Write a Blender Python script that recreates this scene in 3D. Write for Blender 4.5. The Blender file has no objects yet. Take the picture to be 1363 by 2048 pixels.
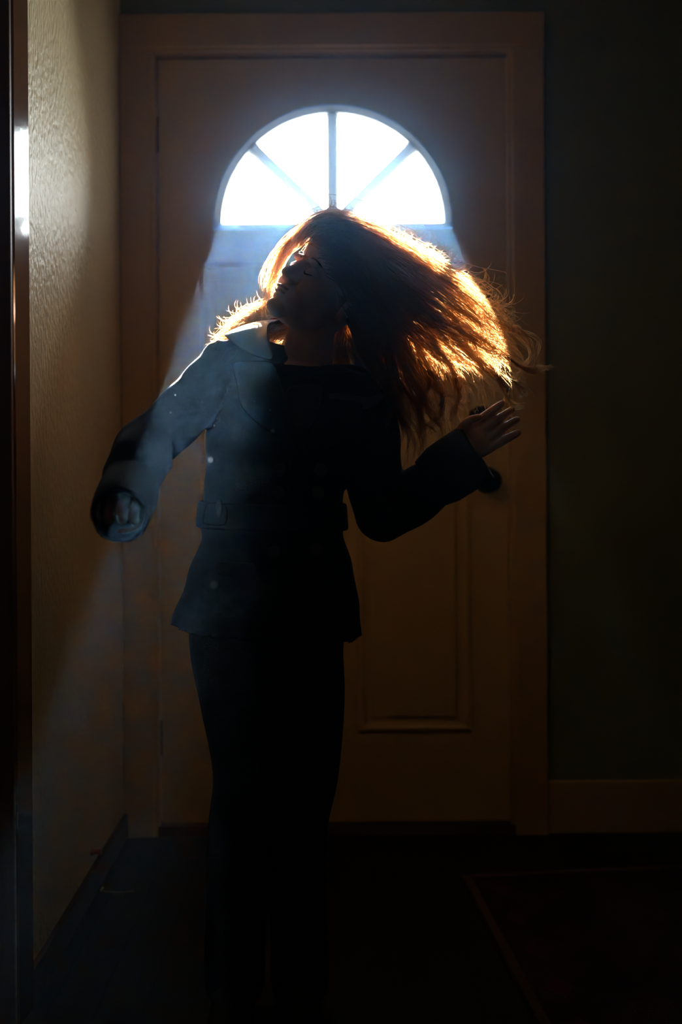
import bpy, bmesh, math, random
import numpy as np
from mathutils import Vector, Matrix

random.seed(7)
RNG = np.random.default_rng(11)
SC = bpy.context.scene
COL = SC.collection

# ------------------------------------------------------------------ camera
# photo frame 1363 x 2048; world: X right, Y into the scene (door face at y=0), Z up
F = 35.0 / 36.0 * 2048.0
S_DOOR = 773.0                       # pixels per metre on the door plane
D = F / S_DOOR                       # camera to door
VPX, VPY = 681.5, 915.0              # principal point (level camera, vertical shift)
CAM_Z = (1670.0 - VPY) / S_DOOR
CAM_X = (VPX - 671.0) / S_DOOR
ROLL = math.radians(0.36)
CAM = Vector((CAM_X, -D, CAM_Z))

def pix(px, py, depth):
    """a photo pixel at a given distance from the camera plane -> world point"""
    dx, dy = px - VPX, py - VPY
    c, s = math.cos(ROLL), math.sin(ROLL)
    dx, dy = c * dx - s * dy, s * dx + c * dy
    return Vector((CAM_X + dx / F * depth, -D + depth, CAM_Z - dy / F * depth))

cam_d = bpy.data.cameras.new('camera')
cam = bpy.data.objects.new('camera', cam_d)
COL.objects.link(cam)
cam_d.sensor_fit = 'VERTICAL'
cam_d.sensor_height = 36.0
cam_d.sensor_width = 24.0
cam_d.lens = 35.0
cam_d.shift_y = -(1024.0 - VPY) / 2048.0
cam_d.clip_start = 0.02
cam.location = CAM
cam.rotation_euler = (Matrix.Rotation(math.radians(90), 4, 'X') @ Matrix.Rotation(-ROLL, 4, 'Z')).to_euler()
cam_d.dof.use_dof = True
cam_d.dof.focus_distance = 1.72
cam_d.dof.aperture_fstop = 2.2
SC.camera = cam

# ------------------------------------------------------------------ sky, sun, exposure
SKY = 38.0
SUN = 360.0
SUN_PX = (640.0, -125.0)             # where the beam edges converge
HAZE = 0.0022

world = bpy.data.worlds.new('sky')
SC.world = world
world.use_nodes = True
bg = world.node_tree.nodes['Background']
bg.inputs['Color'].default_value = (0.90, 0.96, 1.0, 1)
bg.inputs['Strength'].default_value = SKY

sun_d = bpy.data.lights.new('sun', 'SUN')
sun_d.energy = SUN
sun_d.angle = math.radians(0.6)
sun_d.color = (1.0, 0.93, 0.84)
sun = bpy.data.objects.new('sun', sun_d)
COL.objects.link(sun)
sun_dir = (pix(SUN_PX[0], SUN_PX[1], 10.0) - CAM).normalized()
sun.rotation_euler = sun_dir.to_track_quat('Z', 'Y').to_euler()
sun.location = CAM + sun_dir * 9

SC.view_settings.view_transform = 'Standard'
SC.view_settings.look = 'None'
SC.view_settings.gamma = 1.0
SC.view_settings.exposure = 0.0
SC.view_settings.use_curve_mapping = False
SC.cycles.use_denoising = True
SC.cycles.max_bounces = 8
SC.cycles.diffuse_bounces = 4
SC.cycles.glossy_bounces = 3
SC.cycles.transmission_bounces = 4
SC.cycles.transparent_max_bounces = 14
SC.cycles.volume_bounces = 1
SC.cycles.sample_clamp_indirect = 4.0

# the fanlight lets the sky in: a light portal on its outer side guides the sky samples
FX, FZ, FR = (668.0 - 671.0) / S_DOOR, (1670.0 - 446.0) / S_DOOR, 0.306
por_d = bpy.data.lights.new('sky_portal', 'AREA')
por_d.shape = 'RECTANGLE'
por_d.size, por_d.size_y = FR * 2.05, FR * 1.08
por_d.cycles.is_portal = True
por = bpy.data.objects.new('sky_portal', por_d)
COL.objects.link(por)
por.location = (FX, 0.055, FZ + FR * 0.5)
por.rotation_euler = (math.radians(-90), 0, 0)      # shines towards -Y, into the room

# ------------------------------------------------------------------ materials
def new_mat(name):
    m = bpy.data.materials.new(name)
    m.use_nodes = True
    nt = m.node_tree
    for n in list(nt.nodes):
        nt.nodes.remove(n)
    out = nt.nodes.new('ShaderNodeOutputMaterial')
    return m, nt, out

def surf(name, c1, c2=None, rough=0.5, scale=8.0, stretch=(1, 1, 1), bump=0.0, bscale=None,
         spec=0.5, metallic=0.0, sheen=0.0, sheen_tint=(1, 1, 1), coat=0.0, bstretch=None, sss=0.0, detail=5.0, bdist=0.004):
    m, nt, out = new_mat(name)
    b = nt.nodes.new('ShaderNodeBsdfPrincipled')
    nt.links.new(b.outputs[0], out.inputs['Surface'])
    tc = nt.nodes.new('ShaderNodeTexCoord')
    mp = nt.nodes.new('ShaderNodeMapping')
    mp.inputs['Scale'].default_value = stretch
    nt.links.new(tc.outputs['Object'], mp.inputs['Vector'])
    nz = nt.nodes.new('ShaderNodeTexNoise')
    nz.inputs['Scale'].default_value = scale
    nz.inputs['Detail'].default_value = detail
    nt.links.new(mp.outputs[0], nz.inputs['Vector'])
    rp = nt.nodes.new('ShaderNodeValToRGB')
    rp.color_ramp.elements[0].position = 0.35
    rp.color_ramp.elements[1].position = 0.68
    rp.color_ramp.elements[0].color = (*c1, 1)
    rp.color_ramp.elements[1].color = (*(c2 or c1), 1)
    nt.links.new(nz.outputs['Fac'], rp.inputs['Fac'])
    nt.links.new(rp.outputs['Color'], b.inputs['Base Color'])
    b.inputs['Roughness'].default_value = rough
    b.inputs['Metallic'].default_value = metallic
    b.inputs['Specular IOR Level'].default_value = spec
    b.inputs['Sheen Weight'].default_value = sheen
    b.inputs['Sheen Roughness'].default_value = 0.25
    b.inputs['Sheen Tint'].default_value = (*sheen_tint, 1)
    b.inputs['Coat Weight'].default_value = coat
    b.inputs['Coat Roughness'].default_value = 0.08
    if sss:
        b.inputs['Subsurface Weight'].default_value = sss
        b.inputs['Subsurface Radius'].default_value = (0.012, 0.004, 0.002)
        b.inputs['Subsurface Scale'].default_value = 1.0
    if bump:
        n2 = nt.nodes.new('ShaderNodeTexNoise')
        n2.inputs['Scale'].default_value = bscale or scale * 6
        n2.inputs['Detail'].default_value = 4
        if bstretch:
            mp2 = nt.nodes.new('ShaderNodeMapping')
            mp2.inputs['Scale'].default_value = bstretch
            nt.links.new(tc.outputs['Object'], mp2.inputs['Vector'])
            nt.links.new(mp2.outputs[0], n2.inputs['Vector'])
        else:
            nt.links.new(tc.outputs['Object'], n2.inputs['Vector'])
        bp = nt.nodes.new('ShaderNodeBump')
        bp.inputs['Strength'].default_value = bump
        bp.inputs['Distance'].default_value = bdist
        nt.links.new(n2.outputs['Fac'], bp.inputs['Height'])
        nt.links.new(bp.outputs[0], b.inputs['Normal'])
    return m

M = {}
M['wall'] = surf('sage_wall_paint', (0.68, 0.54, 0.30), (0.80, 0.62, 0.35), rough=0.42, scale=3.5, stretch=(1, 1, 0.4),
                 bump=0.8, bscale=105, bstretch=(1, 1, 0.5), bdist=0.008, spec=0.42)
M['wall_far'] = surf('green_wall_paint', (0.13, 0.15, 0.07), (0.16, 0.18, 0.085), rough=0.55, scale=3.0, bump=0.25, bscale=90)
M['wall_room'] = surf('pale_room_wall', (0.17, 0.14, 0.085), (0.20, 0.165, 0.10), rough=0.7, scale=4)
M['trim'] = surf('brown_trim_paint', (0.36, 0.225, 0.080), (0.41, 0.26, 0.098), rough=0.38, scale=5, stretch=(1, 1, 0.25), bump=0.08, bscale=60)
M['door'] = surf('brown_door_paint', (0.44, 0.295, 0.105), (0.49, 0.335, 0.13), rough=0.42, scale=4, stretch=(1, 1, 0.3), bump=0.08, bscale=70)
M['gloss_trim'] = surf('glossy_dark_trim', (0.10, 0.045, 0.018), (0.15, 0.07, 0.03), rough=0.10, scale=6, stretch=(1, 1, 0.15), bump=0.05, bscale=45, spec=0.8, coat=0.5)
M['dark_trim'] = surf('dark_brown_trim', (0.10, 0.04, 0.014), (0.15, 0.065, 0.025), rough=0.5, scale=6, stretch=(6, 6, 0.5), bump=0.1)
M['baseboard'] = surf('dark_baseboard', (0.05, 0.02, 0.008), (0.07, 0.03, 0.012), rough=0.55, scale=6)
def frame_mat():
    # white plastic thin enough for the daylight to glow through
    m = surf('pale_fanlight_frame', (0.62, 0.63, 0.62), (0.70, 0.71, 0.70), rough=0.4, scale=6)
    nt = m.node_tree
    out = [n for n in nt.nodes if n.type == 'OUTPUT_MATERIAL'][0]
    b = [n for n in nt.nodes if n.type == 'BSDF_PRINCIPLED'][0]
    tl = nt.nodes.new('ShaderNodeBsdfTranslucent'); tl.inputs['Color'].default_value = (0.20, 0.225, 0.25, 1)
    mx = nt.nodes.new('ShaderNodeMixShader'); mx.inputs[0].default_value = 0.55
    nt.links.new(b.outputs[0], mx.inputs[1]); nt.links.new(tl.outputs[0], mx.inputs[2])
    nt.links.new(mx.outputs[0], out.inputs['Surface'])
    return m
M['frame'] = frame_mat()
M['metal'] = surf('black_bronze_hardware', (0.012, 0.010, 0.009), (0.03, 0.024, 0.018), rough=0.32, scale=14, metallic=0.9)
M['ceiling'] = surf('ceiling_paint', (0.30, 0.26, 0.19), (0.33, 0.29, 0.21), rough=0.8, scale=5)
M['coat'] = surf('dark_wool_coat', (0.005, 0.006, 0.008), (0.009, 0.010, 0.013), rough=0.92, scale=14, bump=0.12, bscale=300,
                 spec=0.12, sheen=0.07, sheen_tint=(0.75, 0.82, 0.95))
M['coat_edge'] = surf('smooth_coat_collar', (0.020, 0.020, 0.022), (0.03, 0.03, 0.032), rough=0.40, scale=20, bump=0.05, bscale=300,
                      spec=0.45, sheen=0.05)
M['shirt'] = surf('dark_shirt', (0.012, 0.010, 0.012), (0.02, 0.018, 0.02), rough=0.9, scale=40)
M['jeans'] = surf('dark_denim', (0.006, 0.008, 0.014), (0.010, 0.013, 0.022), rough=0.9, scale=90, bump=0.3, bscale=400, spec=0.15)
M['boot'] = surf('black_boot', (0.008, 0.007, 0.006), (0.014, 0.012, 0.010), rough=0.5, scale=20)
M['skin'] = surf('skin', (0.50, 0.27, 0.19), (0.58, 0.33, 0.24), rough=0.55, scale=25, sss=0.08, spec=0.2)
M['lip'] = surf('lip', (0.40, 0.14, 0.12), (0.44, 0.17, 0.14), rough=0.45, scale=40)
M['lash'] = surf('lash', (0.01, 0.006, 0.004), (0.015, 0.008, 0.006), rough=0.7, scale=60)
M['nail'] = surf('nail', (0.5, 0.31, 0.24), (0.55, 0.35, 0.28), rough=0.6, scale=60)
M['cord'] = surf('pale_cord', (0.14, 0.12, 0.09), (0.18, 0.155, 0.12), rough=0.4, scale=60)
M['bumper'] = surf('orange_bumper', (0.40, 0.12, 0.04), (0.5, 0.16, 0.06), rough=0.3, scale=60)

def floor_mat():
    m, nt, out = new_mat('dark_plank_floor')
    b = nt.nodes.new('ShaderNodeBsdfPrincipled')
    nt.links.new(b.outputs[0], out.inputs['Surface'])
    tc = nt.nodes.new('ShaderNodeTexCoord')
    mp = nt.nodes.new('ShaderNodeMapping')
    mp.inputs['Rotation'].default_value = (0, 0, math.radians(90))
    nt.links.new(tc.outputs['Object'], mp.inputs['Vector'])
    br = nt.nodes.new('ShaderNodeTexBrick')
    br.inputs['Scale'].default_value = 1.0
    br.inputs['Brick Width'].default_value = 0.95
    br.inputs['Row Height'].default_value = 0.085
    br.inputs['Mortar Size'].default_value = 0.002
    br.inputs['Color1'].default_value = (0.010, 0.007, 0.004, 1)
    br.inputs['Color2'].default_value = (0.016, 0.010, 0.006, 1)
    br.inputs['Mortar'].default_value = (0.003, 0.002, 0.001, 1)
    nt.links.new(mp.outputs[0], br.inputs['Vector'])
    nt.links.new(br.outputs['Color'], b.inputs['Base Color'])
    b.inputs['Roughness'].default_value = 0.6
    b.inputs['Specular IOR Level'].default_value = 0.12
    return m
M['floor'] = floor_mat()

def glass_mat():
    m, nt, out = new_mat('window_glass')
    tr = nt.nodes.new('ShaderNodeBsdfTransparent')
    tr.inputs['Color'].default_value = (0.96, 0.98, 0.98, 1)
    gl = nt.nodes.new('ShaderNodeBsdfGlossy')
    gl.inputs['Roughness'].default_value = 0.02
    fr = nt.nodes.new('ShaderNodeFresnel')
    fr.inputs['IOR'].default_value = 1.45
    mx = nt.nodes.new('ShaderNodeMixShader')
    nt.links.new(fr.outputs[0], mx.inputs[0])
    nt.links.new(tr.outputs[0], mx.inputs[1])
    nt.links.new(gl.outputs[0], mx.inputs[2])
    nt.links.new(mx.outputs[0], out.inputs['Surface'])
    return m
M['glass'] = glass_mat()

def hair_mat(name, trans, tint, ptrans):
    """dark hair: diffuse + light shining through each strand + a little see-through"""
    m, nt, out = new_mat(name)
    df = nt.nodes.new('ShaderNodeBsdfDiffuse'); df.inputs['Color'].default_value = (0.022, 0.010, 0.005, 1)
    tl = nt.nodes.new('ShaderNodeBsdfTranslucent'); tl.inputs['Color'].default_value = (*trans, 1)
    gl = nt.nodes.new('ShaderNodeBsdfGlossy'); gl.inputs['Roughness'].default_value = 0.35
    gl.inputs['Color'].default_value = (0.20, 0.13, 0.09, 1)
    tp = nt.nodes.new('ShaderNodeBsdfTransparent'); tp.inputs['Color'].default_value = (*tint, 1)
    m1 = nt.nodes.new('ShaderNodeMixShader'); m1.inputs[0].default_value = 0.55
    nt.links.new(df.outputs[0], m1.inputs[1]); nt.links.new(tl.outputs[0], m1.inputs[2])
    m2 = nt.nodes.new('ShaderNodeMixShader'); m2.inputs[0].default_value = 0.12
    nt.links.new(m1.outputs[0], m2.inputs[1]); nt.links.new(gl.outputs[0], m2.inputs[2])
    m3 = nt.nodes.new('ShaderNodeMixShader'); m3.inputs[0].default_value = ptrans
    nt.links.new(m2.outputs[0], m3.inputs[1]); nt.links.new(tp.outputs[0], m3.inputs[2])
    nt.links.new(m3.outputs[0], out.inputs['Surface'])
    return m
M['hair'] = hair_mat('brown_hair', (0.88, 0.62, 0.38), (0.97, 0.82, 0.62), 0.44)
M['scalp'] = surf('dark_scalp_hair', (0.015, 0.008, 0.005), (0.03, 0.016, 0.009), rough=0.7, scale=50)

def mote_mat():
    m, nt, out = new_mat('dust')
    tl = nt.nodes.new('ShaderNodeBsdfTranslucent'); tl.inputs['Color'].default_value = (0.30, 0.32, 0.34, 1)
    nt.links.new(tl.outputs[0], out.inputs['Surface'])
    return m
M['dust'] = mote_mat()

def haze_mat():
    m, nt, out = new_mat('room_haze')
    # fine dust (wide lobe) and coarse dust (narrow lobe) together
    ad = nt.nodes.new('ShaderNodeAddShader')
    for k, (col, dens, g) in enumerate((((0.12, 0.42, 1.0), HAZE, 0.84), ((0.28, 0.60, 1.0), HAZE * 4.6, 0.966))):
        sc = nt.nodes.new('ShaderNodeVolumeScatter')
        sc.inputs['Color'].default_value = (*col, 1)
        sc.inputs['Density'].default_value = dens
        sc.inputs['Anisotropy'].default_value = g
        nt.links.new(sc.outputs[0], ad.inputs[k])
    nt.links.new(ad.outputs[0], out.inputs['Volume'])
    return m
M['haze'] = haze_mat()

# ------------------------------------------------------------------ mesh helpers
def link(name, me, mat=None, parent=None, smooth=False):
    o = bpy.data.objects.new(name, me)
    COL.objects.link(o)
    if mat is not None and not me.materials:
        me.materials.append(M[mat] if isinstance(mat, str) else mat)
    if smooth:
        for p in me.polygons:
            p.use_smooth = True
    if parent is not None:
        o.parent = parent
        o.matrix_parent_inverse = parent.matrix_world.inverted() if parent.type != 'EMPTY' else Matrix.Translation(-Vector(parent.location))
    return o

def from_bm(name, bm, mat=None, parent=None, smooth=False):
    me = bpy.data.meshes.new(name)
    bmesh.ops.recalc_face_normals(bm, faces=bm.faces)
    bm.to_mesh(me); bm.free()
    return link(name, me, mat, parent, smooth)

def empty(name, loc):
    o = bpy.data.objects.new(name, None)
    o.empty_display_size = 0.1
    COL.objects.link(o)
    o.location = loc
    return o

def tag(o, label=None, cat=None, group=None, kind=None):
    if label: o['label'] = label
    if cat: o['category'] = cat
    if group: o['group'] = group
    if kind: o['kind'] = kind
    return o

def box(bm, x0, x1, y0, y1, z0, z1, bevel=0.0):
    vs = [bm.verts.new(v) for v in ((x0, y0, z0), (x1, y0, z0), (x1, y1, z0), (x0, y1, z0),
                                    (x0, y0, z1), (x1, y0, z1), (x1, y1, z1), (x0, y1, z1))]
    fs = [bm.faces.new([vs[i] for i in f]) for f in
          ((0, 3, 2, 1), (4, 5, 6, 7), (0, 1, 5, 4), (1, 2, 6, 5), (2, 3, 7, 6), (3, 0, 4, 7))]
    if bevel:
        es = list({e for f in fs for e in f.edges})
        bmesh.ops.bevel(bm, geom=es, offset=bevel, segments=2, affect='EDGES', profile=0.5)
    return bm

def boxobj(name, b, mat, parent=None, bevel=0.0, kind=None):
    bm = bmesh.new(); box(bm, *b, bevel=bevel)
    o = from_bm(name, bm, mat, parent)
    if kind: o['kind'] = kind
    return o

def prism(bm, poly, fn, t0, t1):
    """extrude polygon (list of 2-D points) between t0 and t1; fn(u, v, t) -> 3-D"""
    a = [bm.verts.new(fn(u, v, t0)) for u, v in poly]
    b = [bm.verts.new(fn(u, v, t1)) for u, v in poly]
    n = len(poly)
    bm.faces.new(a); bm.faces.new(b[::-1])
    for i in range(n):
        bm.faces.new((a[i], b[i], b[(i + 1) % n], a[(i + 1) % n]))

def ell(bm, c, r, rot=None, seg=20, xf=None):
    mt = Matrix.Translation(Vector(c))
    if rot is not None: mt = mt @ rot.to_4x4()
    mt = mt @ Matrix.Diagonal((*r, 1.0))
    if xf is not None: mt = xf @ mt
    bmesh.ops.create_uvsphere(bm, u_segments=seg, v_segments=max(8, seg * 2 // 3), radius=1.0, matrix=mt)

def catmull(P, n):
    P = np.asarray(P, float)
    k = len(P)
    if k == 2:
        t = np.linspace(0, 1, n)[:, None]
        return P[0] * (1 - t) + P[1] * t
    Q = np.vstack([2 * P[0] - P[1], P, 2 * P[-1] - P[-2]])
    out = []
    for u in np.linspace(0, k - 1, n):
        i = min(int(u), k - 2); t = u - i
        p0, p1, p2, p3 = Q[i], Q[i + 1], Q[i + 2], Q[i + 3]
        out.append(0.5 * ((2 * p1) + (-p0 + p2) * t + (2 * p0 - 5 * p1 + 4 * p2 - p3) * t * t + (-p0 + 3 * p1 - 3 * p2 + p3) * t ** 3))
    return np.array(out)

def tube(bm, pts, rad, n=14, res=None, caps=True):
    """tapered tube along pts (Vectors), radius per point, round caps"""
    pts = [np.array(p, float) for p in pts]
    data = np.array([np.append(p, r) for p, r in zip(pts, rad)])
    if res is None: res = max(2, (len(pts) - 1) * 5 + 1)
    c = catmull(data, res)
    P, R = c[:, :3], np.maximum(c[:, 3], 1e-4)
    T = np.gradient(P, axis=0); T /= np.linalg.norm(T, axis=1)[:, None] + 1e-12
    up = np.array([0, 0, 1.0]) if abs(T[0][2]) < 0.9 else np.array([0, 1.0, 0])
    rings = []
    a = np.cross(T[0], up); a /= np.linalg.norm(a)
    for i in range(res):
        a = a - T[i] * a.dot(T[i]); a /= np.linalg.norm(a)
        b = np.cross(T[i], a)
        rings.append([bm.verts.new(P[i] + R[i] * (math.cos(2 * math.pi * j / n) * a + math.sin(2 * math.pi * j / n) * b)) for j in range(n)])
    for i in range(res - 1):
        for j in range(n):
            bm.faces.new((rings[i][j], rings[i][(j + 1) % n], rings[i + 1][(j + 1) % n], rings[i + 1][j]))
    bm.faces.new(rings[0][::-1]); bm.faces.new(rings[-1])
    if caps:
        for k in (0, -1):
            bmesh.ops.create_uvsphere(bm, u_segments=n, v_segments=max(6, n // 2), radius=float(R[k]), matrix=Matrix.Translation(Vector(P[k])))

def loft(bm, rings, close=True):
    """rings: list of lists of points"""
    vr = [[bm.verts.new(p) for p in r] for r in rings]
    n = len(vr[0])
    for i in range(len(vr) - 1):
        for j in range(n):
            bm.faces.new((vr[i][j], vr[i][(j + 1) % n], vr[i + 1][(j + 1) % n], vr[i + 1][j]))
    if close:
        bm.faces.new(vr[0][::-1]); bm.faces.new(vr[-1])

def remesh(bm, voxel, smooth_it=4, factor=0.5):
    bmesh.ops.recalc_face_normals(bm, faces=bm.faces)
    me = bpy.data.meshes.new('tmp'); bm.to_mesh(me); bm.free()
    ob = bpy.data.objects.new('tmp', me); COL.objects.link(ob)
    r = ob.modifiers.new('r', 'REMESH'); r.mode = 'VOXEL'; r.voxel_size = voxel; r.adaptivity = 0.0
    s = ob.modifiers.new('s', 'SMOOTH'); s.iterations = smooth_it; s.factor = factor
    dg = bpy.context.evaluated_depsgraph_get()
    res = bpy.data.meshes.new_from_object(ob.evaluated_get(dg))
    bpy.data.objects.remove(ob); bpy.data.meshes.remove(me)
    res.materials.clear()
    return res

# ------------------------------------------------------------------ the room shell
WX = CAM_X - (VPX - 243.0) / S_DOOR            # left wall face
RX = 1.95                                      # right wall face
CEIL = 2.46
BACK = -4.4                                    # wall behind the camera
T = 0.12
DX0, DX1 = (317 - 671) / S_DOOR, (1025 - 671) / S_DOOR     # door slab
DZ1 = (1670 - 112) / S_DOOR
DZ0 = 0.028
OX0, OX1, OZ1 = DX0 - 0.006, DX1 + 0.006, DZ1 + 0.006        # rough opening inside the jamb

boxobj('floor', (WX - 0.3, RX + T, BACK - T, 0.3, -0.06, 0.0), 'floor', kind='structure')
boxobj('ceiling', (WX - 0.3, RX + T, BACK - T, 0.3, CEIL, CEIL + 0.08), 'ceiling', kind='structure')
boxobj('wall_right', (RX, RX + T, BACK - T, 0.20, 0, CEIL), 'wall_room', kind='structure')
boxobj('wall_back', (WX - 0.25, RX + T, BACK - T, BACK, 0, CEIL), 'wall_room', kind='structure')

# wall with the front door: three blocks round the opening
JT = 0.022
bm = bmesh.new()
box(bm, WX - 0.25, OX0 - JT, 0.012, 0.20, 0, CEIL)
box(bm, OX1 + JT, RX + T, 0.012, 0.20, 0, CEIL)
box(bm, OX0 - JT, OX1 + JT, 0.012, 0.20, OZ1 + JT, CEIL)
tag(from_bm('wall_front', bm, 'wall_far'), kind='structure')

# unseen slab added outside, over the front door: keeps the high sky off the entry
boxobj('sky_blocker', (-1.6, 1.9, 0.20, 1.12, 2.52, 2.62), 'dark_trim', kind='structure')

# left wall with a doorway nearer the camera
CAS_FAR = -D + 0.552 * F / 619.0               # outer edge of the doorway casing
CAS_NEAR = CAS_FAR - 0.075
OPEN_FAR, OPEN_NEAR, OPEN_Z = CAS_FAR - 0.058, CAS_NEAR - 0.80, 2.04
bm = bmesh.new()
box(bm, WX - 0.12, WX, OPEN_FAR, 0.012, 0, CEIL)
box(bm, WX - 0.12, WX, BACK - T, OPEN_NEAR, 0, CEIL)
box(bm, WX - 0.12, WX, OPEN_NEAR, OPEN_FAR, OPEN_Z, CEIL)
wl = tag(from_bm('wall_left', bm, 'wall'), kind='structure')

# casing of that doorway: sloped glossy face, thicker towards the outside
tr = empty('trim_1', (WX, CAS_NEAR, 0)); tag(tr, kind='structure')
def casing_profile(flip=1):
    return [(0.0, 0.0), (0.0, 0.013), (0.002, 0.0145), (0.060, 0.0080), (0.063, 0.006), (0.064, 0.0)]
bm = bmesh.new()      # far upright
prism(bm, casing_profile(), lambda u, v, t: Vector((WX + v, CAS_FAR - u, t)), 0.0, OPEN_Z + 0.058)
from_bm('casing_board', bm, 'gloss_trim', tr)
bm = bmesh.new()      # near upright
prism(bm, casing_profile(), lambda u, v, t: Vector((WX + v, OPEN_NEAR - 0.058 + u, t)), 0.0, OPEN_Z + 0.058)
from_bm('casing_board', bm, 'gloss_trim', tr)
bm = bmesh.new()      # head
prism(bm, casing_profile(), lambda u, v, t: Vector((WX + v * 0.98, t, OPEN_Z + 0.058 - u)), OPEN_NEAR, OPEN_FAR)
from_bm('casing_board', bm, 'gloss_trim', tr)
for nm, b in (('jamb', (WX - 0.115, WX + 0.005, OPEN_FAR - 0.016, OPEN_FAR, 0, OPEN_Z)),
              ('jamb', (WX - 0.115, WX + 0.005, OPEN_NEAR, OPEN_NEAR + 0.016, 0, OPEN_Z)),
              ('jamb', (WX - 0.115, WX + 0.005, OPEN_NEAR, OPEN_FAR, OPEN_Z - 0.016, OPEN_Z))):
    boxobj(nm, b, 'dark_trim', tr, bevel=0.002)
d2 = empty('door_2', (WX - 0.09, OPEN_NEAR + 0.02, 0)); tag(d2, kind='structure')
boxobj('slab', (WX - 0.115, WX - 0.075, OPEN_NEAR + 0.018, OPEN_FAR - 0.018, 0.006, OPEN_Z - 0.018), 'dark_trim', d2)
for z0, z1 in ((0.2, 0.95), (1.1, 1.85)):
    for y0, y1 in ((OPEN_NEAR + 0.12, OPEN_NEAR + 0.37), (OPEN_NEAR + 0.45, OPEN_NEAR + 0.70)):
        boxobj('panel', (WX - 0.076, WX - 0.066, y0, y1, z0, z1), 'dark_trim', d2, bevel=0.006)

# baseboards
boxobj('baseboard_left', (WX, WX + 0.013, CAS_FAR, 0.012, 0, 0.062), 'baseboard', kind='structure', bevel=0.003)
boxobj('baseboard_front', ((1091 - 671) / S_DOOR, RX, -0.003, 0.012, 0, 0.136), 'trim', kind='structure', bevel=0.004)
boxobj('baseboard_right', (RX - 0.014, RX, BACK, -0.004, 0, 0.136), 'trim', kind='structure', bevel=0.004)

# front door casing + jamb
fc = empty('trim_2', (0, 0, 0)); tag(fc, kind='structure')
CX0, CX1, CZ1 = (243 - 671) / S_DOOR, (1091 - 671) / S_DOOR, (1670 - 28) / S_DOOR
IX0, IX1, IZ1 = (315 - 671) / S_DOOR, (1017 - 671) / S_DOOR, (1670 - 104) / S_DOOR
def fprof(w):   # across the board from outer to inner edge
    return [(0, 0), (0, 0.020), (0.004, 0.023), (w - 0.016, 0.021), (w - 0.010, 0.016), (w - 0.004, 0.0155), (w, 0.011), (w, 0)]
bm = bmesh.new(); prism(bm, fprof(IX0 - CX0), lambda u, v, t: Vector((CX0 + 0.001 + u, 0.012 - v, t)), 0, IZ1 + 0.001)
from_bm('casing_board', bm, 'trim', fc)
bm = bmesh.new(); prism(bm, fprof(CX1 - IX1), lambda u, v, t: Vector((CX1 - u, 0.012 - v, t)), 0, IZ1 + 0.001)
from_bm('casing_board', bm, 'trim', fc)
bm = bmesh.new(); prism(bm, fprof(CZ1 - IZ1), lambda u, v, t: Vector((t, 0.0118 - v, CZ1 - u)), CX0 + 0.001, CX1)
from_bm('casing_board', bm, 'trim', fc)
for nm, b in (('jamb', (OX0 - JT, OX0, 0.006, 0.19, 0, OZ1 + JT)), ('jamb', (OX1, OX1 + JT, 0.006, 0.19, 0, OZ1 + JT)),
              ('jamb', (OX0, OX1, 0.006, 0.19, OZ1, OZ1 + JT)),
              ('door_stop_bead', (OX0, OX0 + 0.03, 0.066, 0.10, 0, OZ1)), ('door_stop_bead', (OX1 - 0.03, OX1, 0.066, 0.10, 0, OZ1)),
              ('door_stop_bead', (OX0, OX1, 0.066, 0.10, OZ1 - 0.03, OZ1)), ('threshold', (OX0, OX1, -0.005, 0.19, 0, 0.026)), ('threshold', (OX0, OX1, 0.064, 0.19, 0.026, 0.06))):
    boxobj(nm, b, 'trim' if nm != 'threshold' else 'baseboard', fc)

# ------------------------------------------------------------------ front door with fanlight
DY0, DY1 = 0.018, 0.062       # slab faces (room side, outside)
d1 = empty('door_1', (DX0, DY0, DZ0)); tag(d1, kind='structure')
NA = 48
bm = bmesh.new()
outer = [(DX0, DZ0), (DX1, DZ0), (DX1, DZ1), (DX0, DZ1)]
inner = [(FX + FR * math.cos(math.pi * i / NA), FZ + FR * math.sin(math.pi * i / NA)) for i in range(NA + 1)]
# slab: the space below the sill, and two halves around the arch as quads to the border
def slab_faces(y, flip):
    fs = []
    def vert(x, z): return bm.verts.new((x, y, z))
    arc = [vert(*p) for p in inner]
    top = []
    for (x, z) in inner:
        dx, dz = x - FX, z - FZ
        k = 1e9
        if dx > 1e-9: k = min(k, (DX1 - FX) / dx)
        if dx < -1e-9: k = min(k, (DX0 - FX) / dx)
        if dz > 1e-9: k = min(k, (DZ1 - FZ) / dz)
        top.append(vert(FX + dx * k, FZ + dz * k))
    cr, cl = vert(DX1, DZ1), vert(DX0, DZ1)
    for i in range(NA):
        a, b = top[i], top[i + 1]
        f = [arc[i], a]
        if abs(a.co.x - DX1) < 1e-6 and abs(b.co.z - DZ1) < 1e-6 and abs(b.co.x - DX1) > 1e-6: f.append(cr)
        if abs(a.co.z - DZ1) < 1e-6 and abs(b.co.x - DX0) < 1e-6 and abs(a.co.x - DX0) > 1e-6: f.append(cl)
        f += [b, arc[i + 1]]
        fs.append(bm.faces.new(f))
    bl, br = vert(DX0, DZ0), vert(DX1, DZ0)
    fs.append(bm.faces.new([bl, br, top[0], arc[0], arc[-1], top[-1]]))
    return arc, top, fs
a1, t1, f1 = slab_faces(DY0, 0)
a2, t2, f2 = slab_faces(DY1, 1)
for i in range(NA):
    bm.faces.new((a1[i], a1[i + 1], a2[i + 1], a2[i]))
bm.faces.new((a1[-1], a1[0], a2[0], a2[-1]))
from_bm('door_slab', bm, 'door', d1)
bm = bmesh.new()      # door edges
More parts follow.
